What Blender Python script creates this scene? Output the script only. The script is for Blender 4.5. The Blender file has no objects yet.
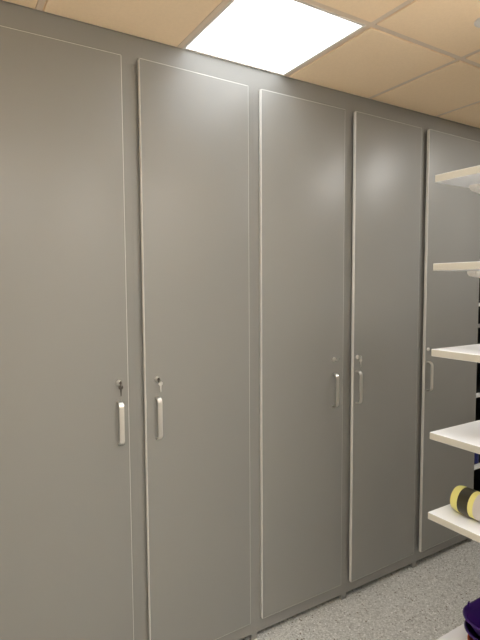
import bpy, bmesh, math, random
from mathutils import Vector, Matrix
random.seed(4)
S = bpy.context.scene
COL = S.collection
PI = math.pi

# ---------------------------------------------------------------- materials
def mat(name, col, rough=.5, metal=0., spec=.5, noise=None, bump=None, emit=None, estr=0., coat=0.):
    m = bpy.data.materials.new(name); m.use_nodes = True
    nt = m.node_tree; b = nt.nodes['Principled BSDF']
    b.inputs['Base Color'].default_value = (*col, 1)
    b.inputs['Roughness'].default_value = rough
    b.inputs['Metallic'].default_value = metal
    b.inputs['Specular IOR Level'].default_value = spec
    b.inputs['Coat Weight'].default_value = coat
    if emit:
        b.inputs['Emission Color'].default_value = (*emit, 1)
        b.inputs['Emission Strength'].default_value = estr
    tc = nt.nodes.new('ShaderNodeTexCoord')
    if noise:
        sc, amt = noise
        n = nt.nodes.new('ShaderNodeTexNoise'); n.inputs['Scale'].default_value = sc
        n.inputs['Detail'].default_value = 5
        nt.links.new(tc.outputs['Object'], n.inputs['Vector'])
        r = nt.nodes.new('ShaderNodeMapRange')
        r.inputs['To Min'].default_value = 1 - amt; r.inputs['To Max'].default_value = 1 + amt
        nt.links.new(n.outputs['Fac'], r.inputs['Value'])
        v = nt.nodes.new('ShaderNodeVectorMath'); v.operation = 'SCALE'
        v.inputs[0].default_value = col
        nt.links.new(r.outputs['Result'], v.inputs['Scale'])
        nt.links.new(v.outputs['Vector'], b.inputs['Base Color'])
    if bump:
        sc, st, dist = bump
        n = nt.nodes.new('ShaderNodeTexNoise'); n.inputs['Scale'].default_value = sc
        n.inputs['Detail'].default_value = 3
        nt.links.new(tc.outputs['Object'], n.inputs['Vector'])
        bp = nt.nodes.new('ShaderNodeBump'); bp.inputs['Strength'].default_value = st
        bp.inputs['Distance'].default_value = dist
        nt.links.new(n.outputs['Fac'], bp.inputs['Height'])
        nt.links.new(bp.outputs['Normal'], b.inputs['Normal'])
    return m

def floor_mat():
    m = bpy.data.materials.new('speckled_vinyl'); m.use_nodes = True
    nt = m.node_tree; b = nt.nodes['Principled BSDF']; L = nt.links.new
    b.inputs['Roughness'].default_value = .42
    tc = nt.nodes.new('ShaderNodeTexCoord')
    def vor(scale):
        v = nt.nodes.new('ShaderNodeTexVoronoi'); v.inputs['Scale'].default_value = scale
        L(tc.outputs['Object'], v.inputs['Vector']); return v
    def ramp(src, stops):
        r = nt.nodes.new('ShaderNodeValToRGB'); r.color_ramp.interpolation = 'CONSTANT'
        e = r.color_ramp.elements
        while len(e) < len(stops): e.new(.5)
        for i, (p, c) in enumerate(stops): e[i].position = p; e[i].color = (*c, 1)
        L(src, r.inputs['Fac']); return r
    v1 = vor(150); s1 = nt.nodes.new('ShaderNodeSeparateColor'); L(v1.outputs['Color'], s1.inputs['Color'])
    r1 = ramp(s1.outputs['Red'], [(0, FC[0]), (.25, FC[1]), (.55, FC[2]), (.85, FC[3]), (.97, FC[4])])
    v2 = vor(75); s2 = nt.nodes.new('ShaderNodeSeparateColor'); L(v2.outputs['Color'], s2.inputs['Color'])
    r2 = ramp(s2.outputs['Green'], [(0, (0, 0, 0)), (.9, (1, 1, 1))])
    r3 = ramp(s2.outputs['Blue'], [(0, (.16, .12, .09)), (.3, (.85, .83, .78)), (.75, (.3, .29, .27))])
    th = nt.nodes.new('ShaderNodeMath'); th.operation = 'LESS_THAN'; th.inputs[1].default_value = .38
    L(v2.outputs['Distance'], th.inputs[0])
    mu = nt.nodes.new('ShaderNodeMath'); mu.operation = 'MULTIPLY'
    L(th.outputs[0], mu.inputs[0]); L(r2.outputs['Color'], mu.inputs[1])
    mx = nt.nodes.new('ShaderNodeMix'); mx.data_type = 'RGBA'
    L(mu.outputs[0], mx.inputs['Factor']); L(r1.outputs['Color'], mx.inputs['A']); L(r3.outputs['Color'], mx.inputs['B'])
    L(mx.outputs['Result'], b.inputs['Base Color'])
    return m
FC = [(.47, .475, .46), (.60, .61, .59), (.68, .69, .675), (.78, .79, .775), (.93, .93, .93)]

GREY = (.272, .272, .258)
M = dict(
    door=mat('satin_grey_laminate', GREY, .40, spec=.6, bump=(600, .04, .001)),
    frame=mat('satin_grey_frame', GREY, .42, spec=.6, bump=(600, .04, .001)),
    edging=mat('pale_grey_edging', (.73, .725, .70), .38),
    plinth=mat('dark_plinth', (.03, .027, .022), .6),
    inside=mat('cupboard_inside', (.5, .48, .44), .6),
    steel=mat('brushed_steel', (.80, .79, .76), .3, 1.),
    chrome=mat('chrome', (.88, .87, .85), .28, 1.),
    darkmetal=mat('dark_key_metal', (.10, .09, .08), .35, .8),
    white=mat('white_shelf_laminate', (.88, .90, .93), .45),
    shelfedge=mat('cream_shelf_edge', (.58, .56, .49), .5),
    bracket=mat('off_white_steel', (.78, .76, .72), .4),
    tile=mat('mineral_ceiling_tile', (.99, .79, .555), .95, spec=.1, noise=(90, .05), bump=(260, .25, .002)),
    tbar=mat('ceiling_t_bar', (.80, .66, .52), .55),
    pframe=mat('light_panel_frame', (.8, .76, .7), .5),
    diffuser=mat('lit_diffuser', (.9, .9, .9), .5, emit=(.96, .98, 1.), estr=2.9),
    side_fill_diffuser=mat('added_side_fill_diffuser', (.9, .9, .9), .5, emit=(1., .98, .94), estr=15.),  # emission of the unseen fill panel added on the right
    fill_diffuser=mat('added_fill_diffuser', (.9, .9, .9), .5, emit=(1., .98, .94), estr=20.5),  # emission of the unseen fill panels added near the viewer
    wall=mat('warm_wall_paint', (.86, .83, .78), .8, bump=(200, .05, .001)),
    floor=floor_mat(),
    black=mat('black_panel_and_shelf_shade', (.008, .008, .008), .6),
    blue=mat('blue_plastic', (.012, .02, .16), .3),
    yellow=mat('pale_yellow_film', (.82, .76, .26), .33, bump=(60, .35, .004)),
    brown=mat('dark_brown_band', (.035, .030, .014), .28),
    label=mat('pale_lilac_paper', (.62, .58, .56), .55),
    core=mat('cardboard_core', (.42, .3, .18), .8),
    purple=mat('deep_purple_plastic', (.028, .004, .115), .35),
    orange=mat('orange_plastic', (.62, .10, .02), .38),
)

# ---------------------------------------------------------------- helpers
def link(name, bm, m, parent=None, smooth=False):
    me = bpy.data.meshes.new(name)
    bmesh.ops.recalc_face_normals(bm, faces=bm.faces)
    bm.to_mesh(me); bm.free()
    ms = m if isinstance(m, (list, tuple)) else [m]
    for k in ms: me.materials.append(k)
    if smooth:
        for p in me.polygons: p.use_smooth = True
        try: me.set_sharp_from_angle(angle=math.radians(35))
        except Exception: pass
    o = bpy.data.objects.new(name, me); COL.objects.link(o)
    if parent is not None: o.parent = parent
    return o
def box(bm, x0, x1, y0, y1, z0, z1, bev=0, mi=0, seg=2):
    r = bmesh.ops.create_cube(bm, size=1)
    for v in r['verts']:
        v.co = Vector(((x0+x1)/2 + v.co.x*(x1-x0), (y0+y1)/2 + v.co.y*(y1-y0), (z0+z1)/2 + v.co.z*(z1-z0)))
    fs = {f for v in r['verts'] for f in v.link_faces}
    for f in fs: f.material_index = mi
    if bev:
        es = list({e for v in r['verts'] for e in v.link_edges})
        bmesh.ops.bevel(bm, geom=es, offset=bev, segments=seg, affect='EDGES', profile=.5)
def cyl(bm, p0, p1, r0, r1=None, n=24, caps=True):
    p0, p1 = Vector(p0), Vector(p1); d = p1 - p0
    q = d.to_track_quat('Z', 'Y').to_matrix().to_4x4()
    bmesh.ops.create_cone(bm, cap_ends=caps, segments=n, radius1=r0, radius2=r0 if r1 is None else r1,
                          depth=d.length, matrix=Matrix.Translation((p0+p1)/2) @ q)
def lathe(bm, prof, origin, axis='Z', n=40, mi=None):
    # prof: list of (r, h); closed by caps where r==0
    rings = []
    for r, h in prof:
        ring = []
        for k in range(n):
            a = 2*PI*k/n
            c = (r*math.cos(a), r*math.sin(a), h) if axis == 'Z' else (r*math.cos(a), h, r*math.sin(a))
            ring.append(bm.verts.new(Vector(origin)+Vector(c)))
        rings.append(ring)
    for i in range(len(rings)-1):
        for k in range(n):
            f = bm.faces.new((rings[i][k], rings[i][(k+1) % n], rings[i+1][(k+1) % n], rings[i+1][k]))
            if mi: f.material_index = mi[i]
    bmesh.ops.remove_doubles(bm, verts=bm.verts, dist=1e-6)
def prism(bm, pts, fn, a, b):
    # pts 2-D outline; fn(p, t) -> 3-D
    lo = [bm.verts.new(fn(p, a)) for p in pts]; hi = [bm.verts.new(fn(p, b)) for p in pts]
    n = len(pts)
    bm.faces.new(lo); bm.faces.new(hi[::-1])
    for i in range(n): bm.faces.new((lo[i], hi[i], hi[(i+1) % n], lo[(i+1) % n]))
def tube(bm, pts, r, n=8, closed=False):
    pts = [Vector(p) for p in pts]; rings = []; N = len(pts)
    for i, p in enumerate(pts):
        a = pts[(i-1) % N] if closed or i else p; c = pts[(i+1) % N] if closed or i < N-1 else p
        t = (c-a).normalized(); u = t.orthogonal().normalized() if not rings else (pu - t*pu.dot(t)).normalized()
        pu = u; w = t.cross(u)
        rings.append([bm.verts.new(p + (u*math.cos(2*PI*k/n) + w*math.sin(2*PI*k/n))*r) for k in range(n)])
    for i in range(N if closed else N-1):
        A, B = rings[i], rings[(i+1) % N]
        for k in range(n): bm.faces.new((A[k], A[(k+1) % n], B[(k+1) % n], B[k]))
    if not closed: bm.faces.new(rings[0]); bm.faces.new(rings[-1][::-1])
def thing(name, label, cat, loc, group=None):
    o = bpy.data.objects.new(name, None); o.empty_display_size = .1
    COL.objects.link(o); o.location = loc
    o['label'] = label; o['category'] = cat
    if group: o['group'] = group
    return o
def tag(o, label, cat, group=None):
    o['label'] = label; o['category'] = cat
    if group: o['group'] = group
    return o
def struct(name, bm, m):
    o = link(name, bm, m); o['kind'] = 'structure'; return o

# ---------------------------------------------------------------- dimensions
ZC = 2.978                       # ceiling
ZT, ZB = 2.875, .114             # door top / bottom
GX, GY = 1.583, .011             # ceiling grid origin
X0, X1, Y0, Y1 = -1.417, 4.583, -2.989, .66
BX0, BX1 = .105, 3.300           # cupboard run

# ---------------------------------------------------------------- setting
bm = bmesh.new(); box(bm, X0, X1, Y0, Y1, -.05, 0); struct('floor', bm, M['floor'])
bm = bmesh.new(); box(bm, X0-.1, X0, Y0-.1, Y1+.1, -.05, ZC+.1); struct('wall_left', bm, M['wall'])
bm = bmesh.new(); box(bm, X1, X1+.1, Y0-.1, Y1+.1, -.05, ZC+.1); struct('wall_right', bm, M['wall'])
bm = bmesh.new(); box(bm, X0, X1, Y1, Y1+.1, -.05, ZC+.1); struct('wall_back', bm, M['wall'])
bm = bmesh.new(); box(bm, X0, X1, Y0-.1, Y0, -.05, ZC+.1); struct('wall_front', bm, M['wall'])
bm = bmesh.new(); box(bm, 1.98, 2.10, Y0, -1.02, 0, ZC); struct('wall_added_blocker', bm, M['wall'])  # unseen wall added to keep light off the lower right doors
bm = bmesh.new(); box(bm, X0, BX0-.002, 0, Y1, 0, ZC); struct('wall_side', bm, M['wall'])

cells_lit = {(-1, 0), (-3, 3), (-1, 3), (2, 1)}
bm = bmesh.new()
i0 = round((X0-GX)/.6); i1 = round((X1-GX)/.6)
for i in range(i0, i1):
    for j in range(-2, 5):
        if (i, j) in cells_lit: continue
        xa, xb = GX+.6*i, GX+.6*(i+1); yb, ya = GY-.6*j, GY-.6*(j+1)
        yb = min(yb, Y1); ya = max(ya, Y0)
        if yb-ya < .05: continue
        # tegular tile: flange in the bar, face dropped slightly with a bevelled border
        box(bm, xa+.001, xb-.001, ya+.001, yb-.001, ZC+.006, ZC+.02)
        if yb - ya > .1: box(bm, xa+.016, xb-.016, ya+.016, yb-.016, ZC-.004, ZC+.007, bev=.0035, seg=2)
box(bm, X0, X1, Y0, Y1, ZC+.07, ZC+.1)
struct('ceiling', bm, M['tile'])
bm = bmesh.new()
for i in range(i0, i1+1):
    x = GX+.6*i
    box(bm, max(X0, x-.012), min(X1, x+.012), Y0, Y1, ZC, ZC+.0055)
for j in range(-1, 6):
    y = GY-.6*j
    box(bm, X0, X1, max(Y0, y-.012), min(Y1, y+.012), ZC+.0002, ZC+.0053)
struct('trim_1', bm, M['tbar'])

# ---------------------------------------------------------------- light panels
PL = {(-1, 0): ('square lit ceiling panel, glowing white above the grey cupboards', 'diffuser'),
      (-3, 3): ('added unseen ceiling fill panel directly over the viewer', 'fill_diffuser'),  # out of view, added to light the doors and the room
      (2, 1): ('added unseen ceiling fill panel on the right, near the last cupboard', 'side_fill_diffuser'),  # out of view, added to brighten the tops of the right doors
      (-1, 3): ('added unseen ceiling fill panel beside the white shelving unit', 'fill_diffuser')}  # out of view, added as more fill for doors and shelves
for (i, j), (lab, dm) in PL.items():
    xa, yb = GX+.6*i, GY-.6*j
    t = thing('ceiling_light', lab, 'ceiling light', (xa+.3, yb-.3, ZC), 'square ceiling light panels')
    bm = bmesh.new()
    for a in ((-.288, .288, -.288, -.276), (-.288, .288, .276, .288), (-.288, -.276, -.276, .276), (.276, .288, -.276, .276)):
        box(bm, *a, -.002, .02)
    link('light_frame', bm, M['pframe'], t)
    bm = bmesh.new(); box(bm, -.2755, .2755, -.2755, .2755, .002, .012)
    link('diffuser', bm, M[dm], t)

# ---------------------------------------------------------------- tall cupboards
SEAM = 2.853                     # bottom of the continuous header
bounds = [.105, .7455, 1.3764, 2.0210, 2.6635, 3.300]
# door xL, xR, hinge side, ajar degrees, handle x
doors = [(.150, .7038, 'L', 0., .660), (.7872, 1.3395, 'R', 1.25, .832), (1.4134, 1.980, 'L', 0., 1.909),
         (2.0588, 2.6241, 'R', 1.2, 2.079), (2.692, 3.2600, 'R', 1.3, 2.712)]
labels = ['tall grey cupboard at the left edge, its door cut off by the frame',
          'tall grey cupboard, second from the left, handle on its left side',
          'middle tall grey cupboard of the five, handle on its right side',
          'tall grey cupboard, fourth from the left, with a pale left door edge',
          'tall grey cupboard at the far right end, partly behind the white shelves']
def handle(parent, x, y, z):
    """flat steel bow: 190 mm tall, standing 30 mm off the door"""
    H, P, Wd, T, R = .0975, .036, .0105, .0075, .026
    def path(off):
        pts = [(0, H-off)]
        rr = R-off
        for k in range(9):
            a = PI/2*k/8
            pts.append((-(P-R) - rr*math.sin(a), (H-R) + rr*math.cos(a)))
        for k in range(9):
            a = PI/2*k/8
            pts.append((-(P-R) - rr*math.cos(a), -(H-R) - rr*math.sin(a)))
        pts.append((0, -(H-off)))
        return pts
    out, inn = path(0), path(T)
    bm = bmesh.new()
    vs = []
    for s in (-Wd, Wd):
        vs.append(([bm.verts.new((x+s, y+p[0], z+p[1])) for p in out], [bm.verts.new((x+s, y+p[0], z+p[1])) for p in inn]))
    n = len(out)
    for i in range(n-1):
        (oa, ia), (ob, ib) = vs
        bm.faces.new((oa[i], oa[i+1], ob[i+1], ob[i])); bm.faces.new((ia[i], ib[i], ib[i+1], ia[i+1]))
        bm.faces.new((oa[i], ia[i], ia[i+1], oa[i+1])); bm.faces.new((ob[i], ob[i+1], ib[i+1], ib[i]))
    for i in (0, n-1): bm.faces.new((vs[0][0][i], vs[1][0][i], vs[1][1][i], vs[0][1][i]))
    long_e = [e for e in bm.edges if abs(e.verts[0].co.x-e.verts[1].co.x) < 1e-6 and all(len(f.verts) == 4 for f in e.link_faces)
              and any(e.verts[0] in a[0] for a in vs) and any(e.verts[1] in a[0] for a in vs)]
    bmesh.ops.bevel(bm, geom=long_e, offset=.0015, segments=2, affect='EDGES')
    return link('handle', bm, M['steel'], parent, smooth=True)

for k, (xl, xr, hinge, ajar, hx) in enumerate(doors):
    a, b = bounds[k]+.00008, bounds[k+1]-.00008
    t = thing('tall_cupboard', labels[k], 'cupboard', ((a+b)/2, .28, 0), 'built-in tall grey cupboards')
    ox, oy = (a+b)/2, .28
    # carcass in local coordinates
    bm = bmesh.new()
    A, B = a-ox, b-ox
    box(bm, A, A+.018, .02-oy, .6-oy, .0, SEAM); box(bm, B-.018, B, .02-oy, .6-oy, .0, SEAM)
    box(bm, A+.018, B-.018, .02-oy, .6-oy, SEAM-.018, SEAM); box(bm, A+.018, B-.018, .02-oy, .6-oy, .08, .098)
    box(bm, A+.018, B-.018, .59-oy, .6-oy, .098, SEAM-.018)
    link('carcass', bm, M['frame'], t)
    # face frame: stiles to the floor, rails between
    bm = bmesh.new()
    sl, sr = xl+.018-ox, xr-.018-ox
    fl, fr = xl-.002-ox, xr-.002-ox
    y0, y1 = 0-oy, .02-oy
    box(bm, A, sl, y0, y1, .036, SEAM); box(bm, sr, B, y0, y1, .036, SEAM)
    box(bm, sl, sr, y0, y1, .036, ZB+.02); box(bm, sl, sr, y0, y1, SEAM-.03, SEAM)
    box(bm, A, A+.018, y0+.001, y1, 0, .036); box(bm, B-.018, B, y0+.001, y1, 0, .036)
    link('face_frame', bm, M['frame'], t)
    bm = bmesh.new(); box(bm, A+.018, B-.018, .085-oy, .10-oy, 0, .08)
    link('plinth', bm, M['plinth'], t)
    # door: own origin at its hinge
    w = xr-xl
    piv = (xl if hinge == 'L' else xr)
    if ajar: # keep the free edge where the frame shows it
        w = w+.011
    d_bm = bmesh.new()
    lo, hi = (0, w) if hinge == 'L' else (-w, 0)
    box(d_bm, lo, hi, -.020, 0, ZB, ZT, bev=.0028, seg=3)
    d_bm.normal_update()
    for f in d_bm.faces:
        if abs(f.normal.y) < .99: f.material_index = 1
    d = link('door', d_bm, [M['door'], M['edging']], t, smooth=True)
    d.location = (piv-ox, -.002-oy, 0)
    d.rotation_euler = (0, 0, math.radians(ajar) * (1 if hinge == 'R' else -1))
    lx = hx-piv
    handle(d, lx, -.020, 1.301)
    bm = bmesh.new()
    cyl(bm, (lx, -.0202, 1.478), (lx, -.025, 1.478), .0125, .0105, 28)
    cyl(bm, (lx, -.025, 1.478), (lx, -.0275, 1.478), .0075, .007, 20)
    link('lock', bm, M['chrome'], d, smooth=True)

bm = bmesh.new(); box(bm, BX0, BX1, 0, .6, SEAM+.0002, ZC-.001)
tag(link('header_panel', bm, M['frame']), 'long grey header panel running above the tall cupboards up to the ceiling', 'panel')

# ---------------------------------------------------------------- keys in the locks
def key(x, yf, z, rot, label, m, mode):
    """key in a lock: blade into the barrel, flat bow; optional ring with a second key hanging"""
    t = thing('key', label, 'key', (x, yf, z), 'cupboard keys')
    bm = bmesh.new()
    box(bm, -.0012, .0012, -.008, -.001, -.004, .004)                 # shank
    n = 20; outer = []; inner = []
    for k in range(n):
        a = 2*PI*k/n
        outer.append((-.018+.011*math.cos(a), .0115*math.sin(a)))
        inner.append((-.022+.0035*math.cos(a), .0035*math.sin(a)))
    vo = [[bm.verts.new((s, p[0], p[1])) for p in outer] for s in (-.0012, .0012)]
    vi = [[bm.verts.new((s, p[0], p[1])) for p in inner] for s in (-.0012, .0012)]
    for k in range(n):
        q = (k+1) % n
        bm.faces.new((vo[0][k], vo[0][q], vo[1][q], vo[1][k])); bm.faces.new((vi[0][k], vi[1][k], vi[1][q], vi[0][q]))
        bm.faces.new((vo[0][k], vi[0][k], vi[0][q], vo[0][q])); bm.faces.new((vo[1][k], vo[1][q], vi[1][q], vi[1][k]))
    link('bow', bm, m, t, smooth=True)
    if mode:
        bm = bmesh.new()
        R = .006
        tube(bm, [(.0+R*math.sin(a)*.25, -.022+R*math.sin(a)*.9, -R+.001+R*math.cos(a)) for a in [2*PI*k/20 for k in range(20)]], .0008, 6, True)
        link('key_ring', bm, M['chrome'], t, smooth=True)
        bm = bmesh.new()
        zt = -.007; hx = .006 if mode == 2 else -.002
        pts = [(hx+.0105*math.cos(a), zt-.009+.0095*math.sin(a)) for a in [2*PI*k/18 for k in range(18)]]
        prism(bm, pts, lambda p, s: Vector((p[0], -.022+s, p[1])), -.001, .001)
        prism(bm, [(hx-.0038, zt-.016), (hx+.0042, zt-.016), (hx+.0022, zt-.046), (hx-.001, zt-.048)], lambda p, s: Vector((p[0], -.022+s, p[1])), -.0009, .0009)
        h = link('hanging_key', bm, m if mode == 1 else M['chrome'], t, smooth=True)
    t.rotation_euler = (0, rot, 0)
    return t
yk = -.0275-.0025
key(.661, yk, 1.478, 0, 'dark key pair hanging from the lock of the leftmost door', M['darkmetal'], 1)
key(.832, yk-.012, 1.478, 0, 'key with a bright spare on its ring, second lock from the left', M['darkmetal'], 2)
key(1.909, yk, 1.478, 1.2, 'single key turned sideways in the middle door lock', M['steel'], 0)
key(2.079, yk-.012, 1.478, 0, 'key with hanging spare in the fourth door lock from the left', M['steel'], 1)

# ---------------------------------------------------------------- white shelving on the right
SX, SY = 1.483, -.993
tops = [2.276, 1.972, 1.671, 1.3716, 1.0764, .566]
DEP, LEN, TH = .45, 1.25, .025
t = thing('shelving_unit', 'white open shelving unit with cantilever brackets at the right edge', 'shelves', (SX+DEP, SY-LEN/2, 0))
ox, oy = SX+DEP, SY-LEN/2
for z in tops:
    bm = bmesh.new(); box(bm, -DEP, 0, -LEN/2, LEN/2, z-TH, z, bev=.0012, seg=1)
    bm.normal_update()
    for f in bm.faces: f.material_index = 1 if abs(f.normal.z) < .5 else 0
    sh = link('shelf', bm, [M['white'], M['shelfedge']], t)
    for yy in (LEN/2-.047, -LEN/2+.135):
        bm = bmesh.new()
        zt = z-TH
        pts = [(.002, zt), (.002, zt-.075), (-.06, zt-.06), (-.17, zt-.031), (-DEP+.185, zt-.021), (-DEP+.165, zt-.019), (-DEP+.155, zt-.014), (-DEP+.150, zt-.008), (-DEP+.150, zt)]
        prism(bm, pts, lambda p, s: Vector((p[0], s, p[1])), yy-.017, yy+.017)
        br = link('bracket', bm, M['bracket'], t)
for yy in (LEN/2-.047, -LEN/2+.135):
    bm = bmesh.new()
    box(bm, .002, .042, yy-.02, yy+.02, .05, 2.42, bev=.002)
    for kz in range(46):
        zz = .25 + kz*.046
        box(bm, .0012, .0022, yy-.009, yy-.004, zz, zz+.022); box(bm, .0012, .0022, yy+.004, yy+.009, zz, zz+.022)
    link('upright', bm, M['bracket'], t)
    bm = bmesh.new(); box(bm, -DEP+.02, .06, yy-.03, yy+.03, 0, .05, bev=.006)
    link('foot', bm, M['bracket'], t)
bm = bmesh.new(); box(bm, .012, .032, -LEN/2+.155, LEN/2-.090, 2.36, 2.41); link('cross_bar', bm, M['bracket'], t)

# ---------------------------------------------------------------- yellow roll on the fifth shelf
r = .0475
RX, RY = 1.586, -1.036
t = thing('bag_roll', 'pale yellow roll with dark brown band lying on the white shelf', 'roll', (RX, RY, 1.0767+r))
bm = bmesh.new()
prof = [(.012, -.002), (.020, 0.), (.036, -.001), (.044, -.005), (.0465, -.013), (r, -.022), (r, -.034), (r-.0004, -.036), (r-.0004, -.30), (.03, -.304), (.014, -.303), (.012, -.29), (.012, -.002)]
lathe(bm, prof, (0, 0, 0), 'Y', 48)
link('roll_body', bm, M['yellow'], t, smooth=True)
def sleeve(name, ya, yb, m, rr, parent):
    bm = bmesh.new(); lathe(bm, [(rr-.0006, ya), (rr, ya), (rr, yb), (rr-.0006, yb)], (0, 0, 0), 'Y', 48)
    return link(name, bm, m, parent, smooth=True)
sleeve('brown_band', -.034, -.074, M['brown'], r+.0002, t)
sleeve('paper_label', -.094, -.285, M['label'], r+.0002, t)
bm = bmesh.new(); lathe(bm, [(.0105, -.004), (.0119, -.004), (.0119, -.299), (.0105, -.299), (.0105, -.004)], (0, 0, 0), 'Y', 24)
link('cardboard_core', bm, M['core'], t, smooth=True)

# ---------------------------------------------------------------- stacked tubs on the bottom shelf
def rrect(cx, cy, hx, hy, rad, z, n=8):
    pts = []
    for sx, sy, a0 in ((1, 1, 0), (-1, 1, PI/2), (-1, -1, PI), (1, -1, 3*PI/2)):
        for k in range(n+1):
            a = a0+PI/2*k/n
            pts.append((cx+sx*(hx-rad)+rad*math.cos(a), cy+sy*(hy-rad)+rad*math.sin(a), z))
    return pts
def tub(x, y, zbase, h, hx, hy, m, label, pins=False, grp='stacked plastic tubs'):
    t = thing('plastic_tub', label, 'tub', (x, y, zbase), grp)
    bm = bmesh.new()
    tp = .80
    rings = [(tp*.94, .0), (tp, .006), (.975, h-.010), (.99, h-.0095), (1.0, h-.006), (1.0, h-.002), (.993, h), (.98, h-.001), (.967, h-.006), (.955, h-.02), (tp-.025, .009), (tp*.9, .006)]
    vr = []
    for s, z in rings:
        vr.append([bm.verts.new(p) for p in rrect(0, 0, hx-(1-s)*hy, hy*s, .085*s, z)])
    n = len(vr[0])
    for i in range(len(vr)-1):
        for k in range(n): bm.faces.new((vr[i][k], vr[i][(k+1) % n], vr[i+1][(k+1) % n], vr[i+1][k]))
    bm.faces.new(vr[0]); bm.faces.new(vr[-1][::-1])
    link('tub_body', bm, m, t, smooth=True)
    if pins:
        for px, py in ((-hx+.085, hy-.006), (hx-.085, hy-.006)):
            bm = bmesh.new(); cyl(bm, (px, py, h-.004), (px, py, h+.010), .0042, .0036, 14)
            link('peg', bm, m, t, smooth=True)
    return t
HXT, HYT = .18, .25
tx, ty = 1.511+HXT, -1.083-HYT
tub(tx+.010, ty-.004, .5665, .076, HXT-.006, HYT-.006, M['orange'], 'orange plastic tub at the bottom of the stack on the lowest shelf')
tub(tx+.006, ty-.003, .600, .092, HXT, HYT, M['purple'], 'dark purple plastic tub nested between the orange tub and another purple tub')
tub(tx, ty, .644, .096, HXT, HYT, M['purple'], 'purple plastic tub with small rim peg, topmost of the stack', pins=True)

# ---------------------------------------------------------------- dark shelf bay beyond the cupboards
t = thing('dark_shelf_rack', 'black open rack with white shelves just past the last cupboard', 'rack', (3.82, .3, 0))
ox, oy = 3.82, .3
xa, xb, ya, yb = 3.3025, 4.30, .012, .52
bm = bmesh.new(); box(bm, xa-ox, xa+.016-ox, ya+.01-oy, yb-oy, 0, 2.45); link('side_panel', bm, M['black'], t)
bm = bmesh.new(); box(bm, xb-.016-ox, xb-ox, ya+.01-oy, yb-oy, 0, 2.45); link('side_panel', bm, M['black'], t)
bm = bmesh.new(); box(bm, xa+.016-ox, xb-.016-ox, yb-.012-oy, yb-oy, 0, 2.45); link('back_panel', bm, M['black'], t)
for z in (2.40, 2.08, 1.763, 1.45, 1.096, .555, .12):
    bm = bmesh.new(); box(bm, xa+.0165-ox, xb-.0165-ox, ya+.03-oy, yb-.0125-oy, z-.022, z-.004); rs = link('rack_shelf', bm, M['black'], t)  # boards coloured black to stand in for shade on the shelf tops
    bm = bmesh.new(); box(bm, xa+.0165-ox, xb-.0165-ox, ya-oy, ya+.0295-oy, z-.024, z, bev=.001, seg=1); link('shelf_lip', bm, M['white'], rs)
bm = bmesh.new(); box(bm, xa+.0165-ox, xb-.0165-ox, ya+.002-oy, ya+.02-oy, 1.585, 1.61); link('rail', bm, M['frame'], t)
t = thing('blue_bottle', 'blue plastic bottle standing on a white shelf of the black rack', 'bottle', (3.418, .075, .5512))
bm = bmesh.new(); lathe(bm, [(0, .0005), (.026, .0005), (.029, .004), (.029, .12), (.026, .135), (.012, .155), (.012, .168), (0, .168)], (0, 0, 0), 'Z', 32)
link('bottle_body', bm, M['blue'], t, smooth=True)
bm = bmesh.new(); lathe(bm, [(0, .1685), (.0145, .1685), (.0145, .19), (.012, .193), (0, .193)], (0, 0, 0), 'Z', 24)
link('cap', bm, M['white'], t, smooth=True)

# ---------------------------------------------------------------- round detector on the ceiling tile
t = thing('smoke_detector', 'small round ringed ceiling fitting on a tile at upper right', 'detector', (1.965, -.865, ZC-.0042))
bm = bmesh.new(); lathe(bm, [(0, 0), (.052, 0), (.052, -.003), (.048, -.005), (.043, -.005), (.041, -.003), (0, -.003)], (0, 0, 0), 'Z', 40)
link('mounting_ring', bm, M['pframe'], t, smooth=True)
bm = bmesh.new(); lathe(bm, [(0, -.0032), (.031, -.0032), (.031, -.007), (.025, -.011), (0, -.012)], (0, 0, 0), 'Z', 36)
link('dome', bm, M['pframe'], t, smooth=True)

# ---------------------------------------------------------------- camera
yaw, pitch, roll = map(math.radians, (31.445, -4.0, -.334))
fw = Vector((math.sin(yaw)*math.cos(pitch), math.cos(yaw)*math.cos(pitch), math.sin(pitch)))
rt = Vector((math.cos(yaw), -math.sin(yaw), 0)); up = rt.cross(fw)
rt2 = rt*math.cos(roll)+up*math.sin(roll); up2 = -rt*math.sin(roll)+up*math.cos(roll)
cam = bpy.data.cameras.new('camera'); co = bpy.data.objects.new('camera', cam); COL.objects.link(co)
mw = Matrix((rt2, up2, -fw)).transposed().to_4x4(); mw.translation = Vector((0, -2.121, 1.8995))
co.matrix_world = mw
cam.sensor_fit = 'VERTICAL'; cam.sensor_height = 36; cam.sensor_width = 27
cam.lens = 493.47*36/640; cam.clip_start = .02
S.camera = co

w = bpy.data.worlds.new('world'); S.world = w; w.use_nodes = True
w.node_tree.nodes['Background'].inputs['Color'].default_value = (.9, .95, 1, 1)
w.node_tree.nodes['Background'].inputs['Strength'].default_value = .02
S.view_settings.view_transform = 'Standard'; S.view_settings.look = 'None'
S.view_settings.gamma = 1; S.view_settings.use_curve_mapping = False
S.view_settings.exposure = .16
S.cycles.use_denoising = True
S.cycles.max_bounces = 10; S.cycles.diffuse_bounces = 8
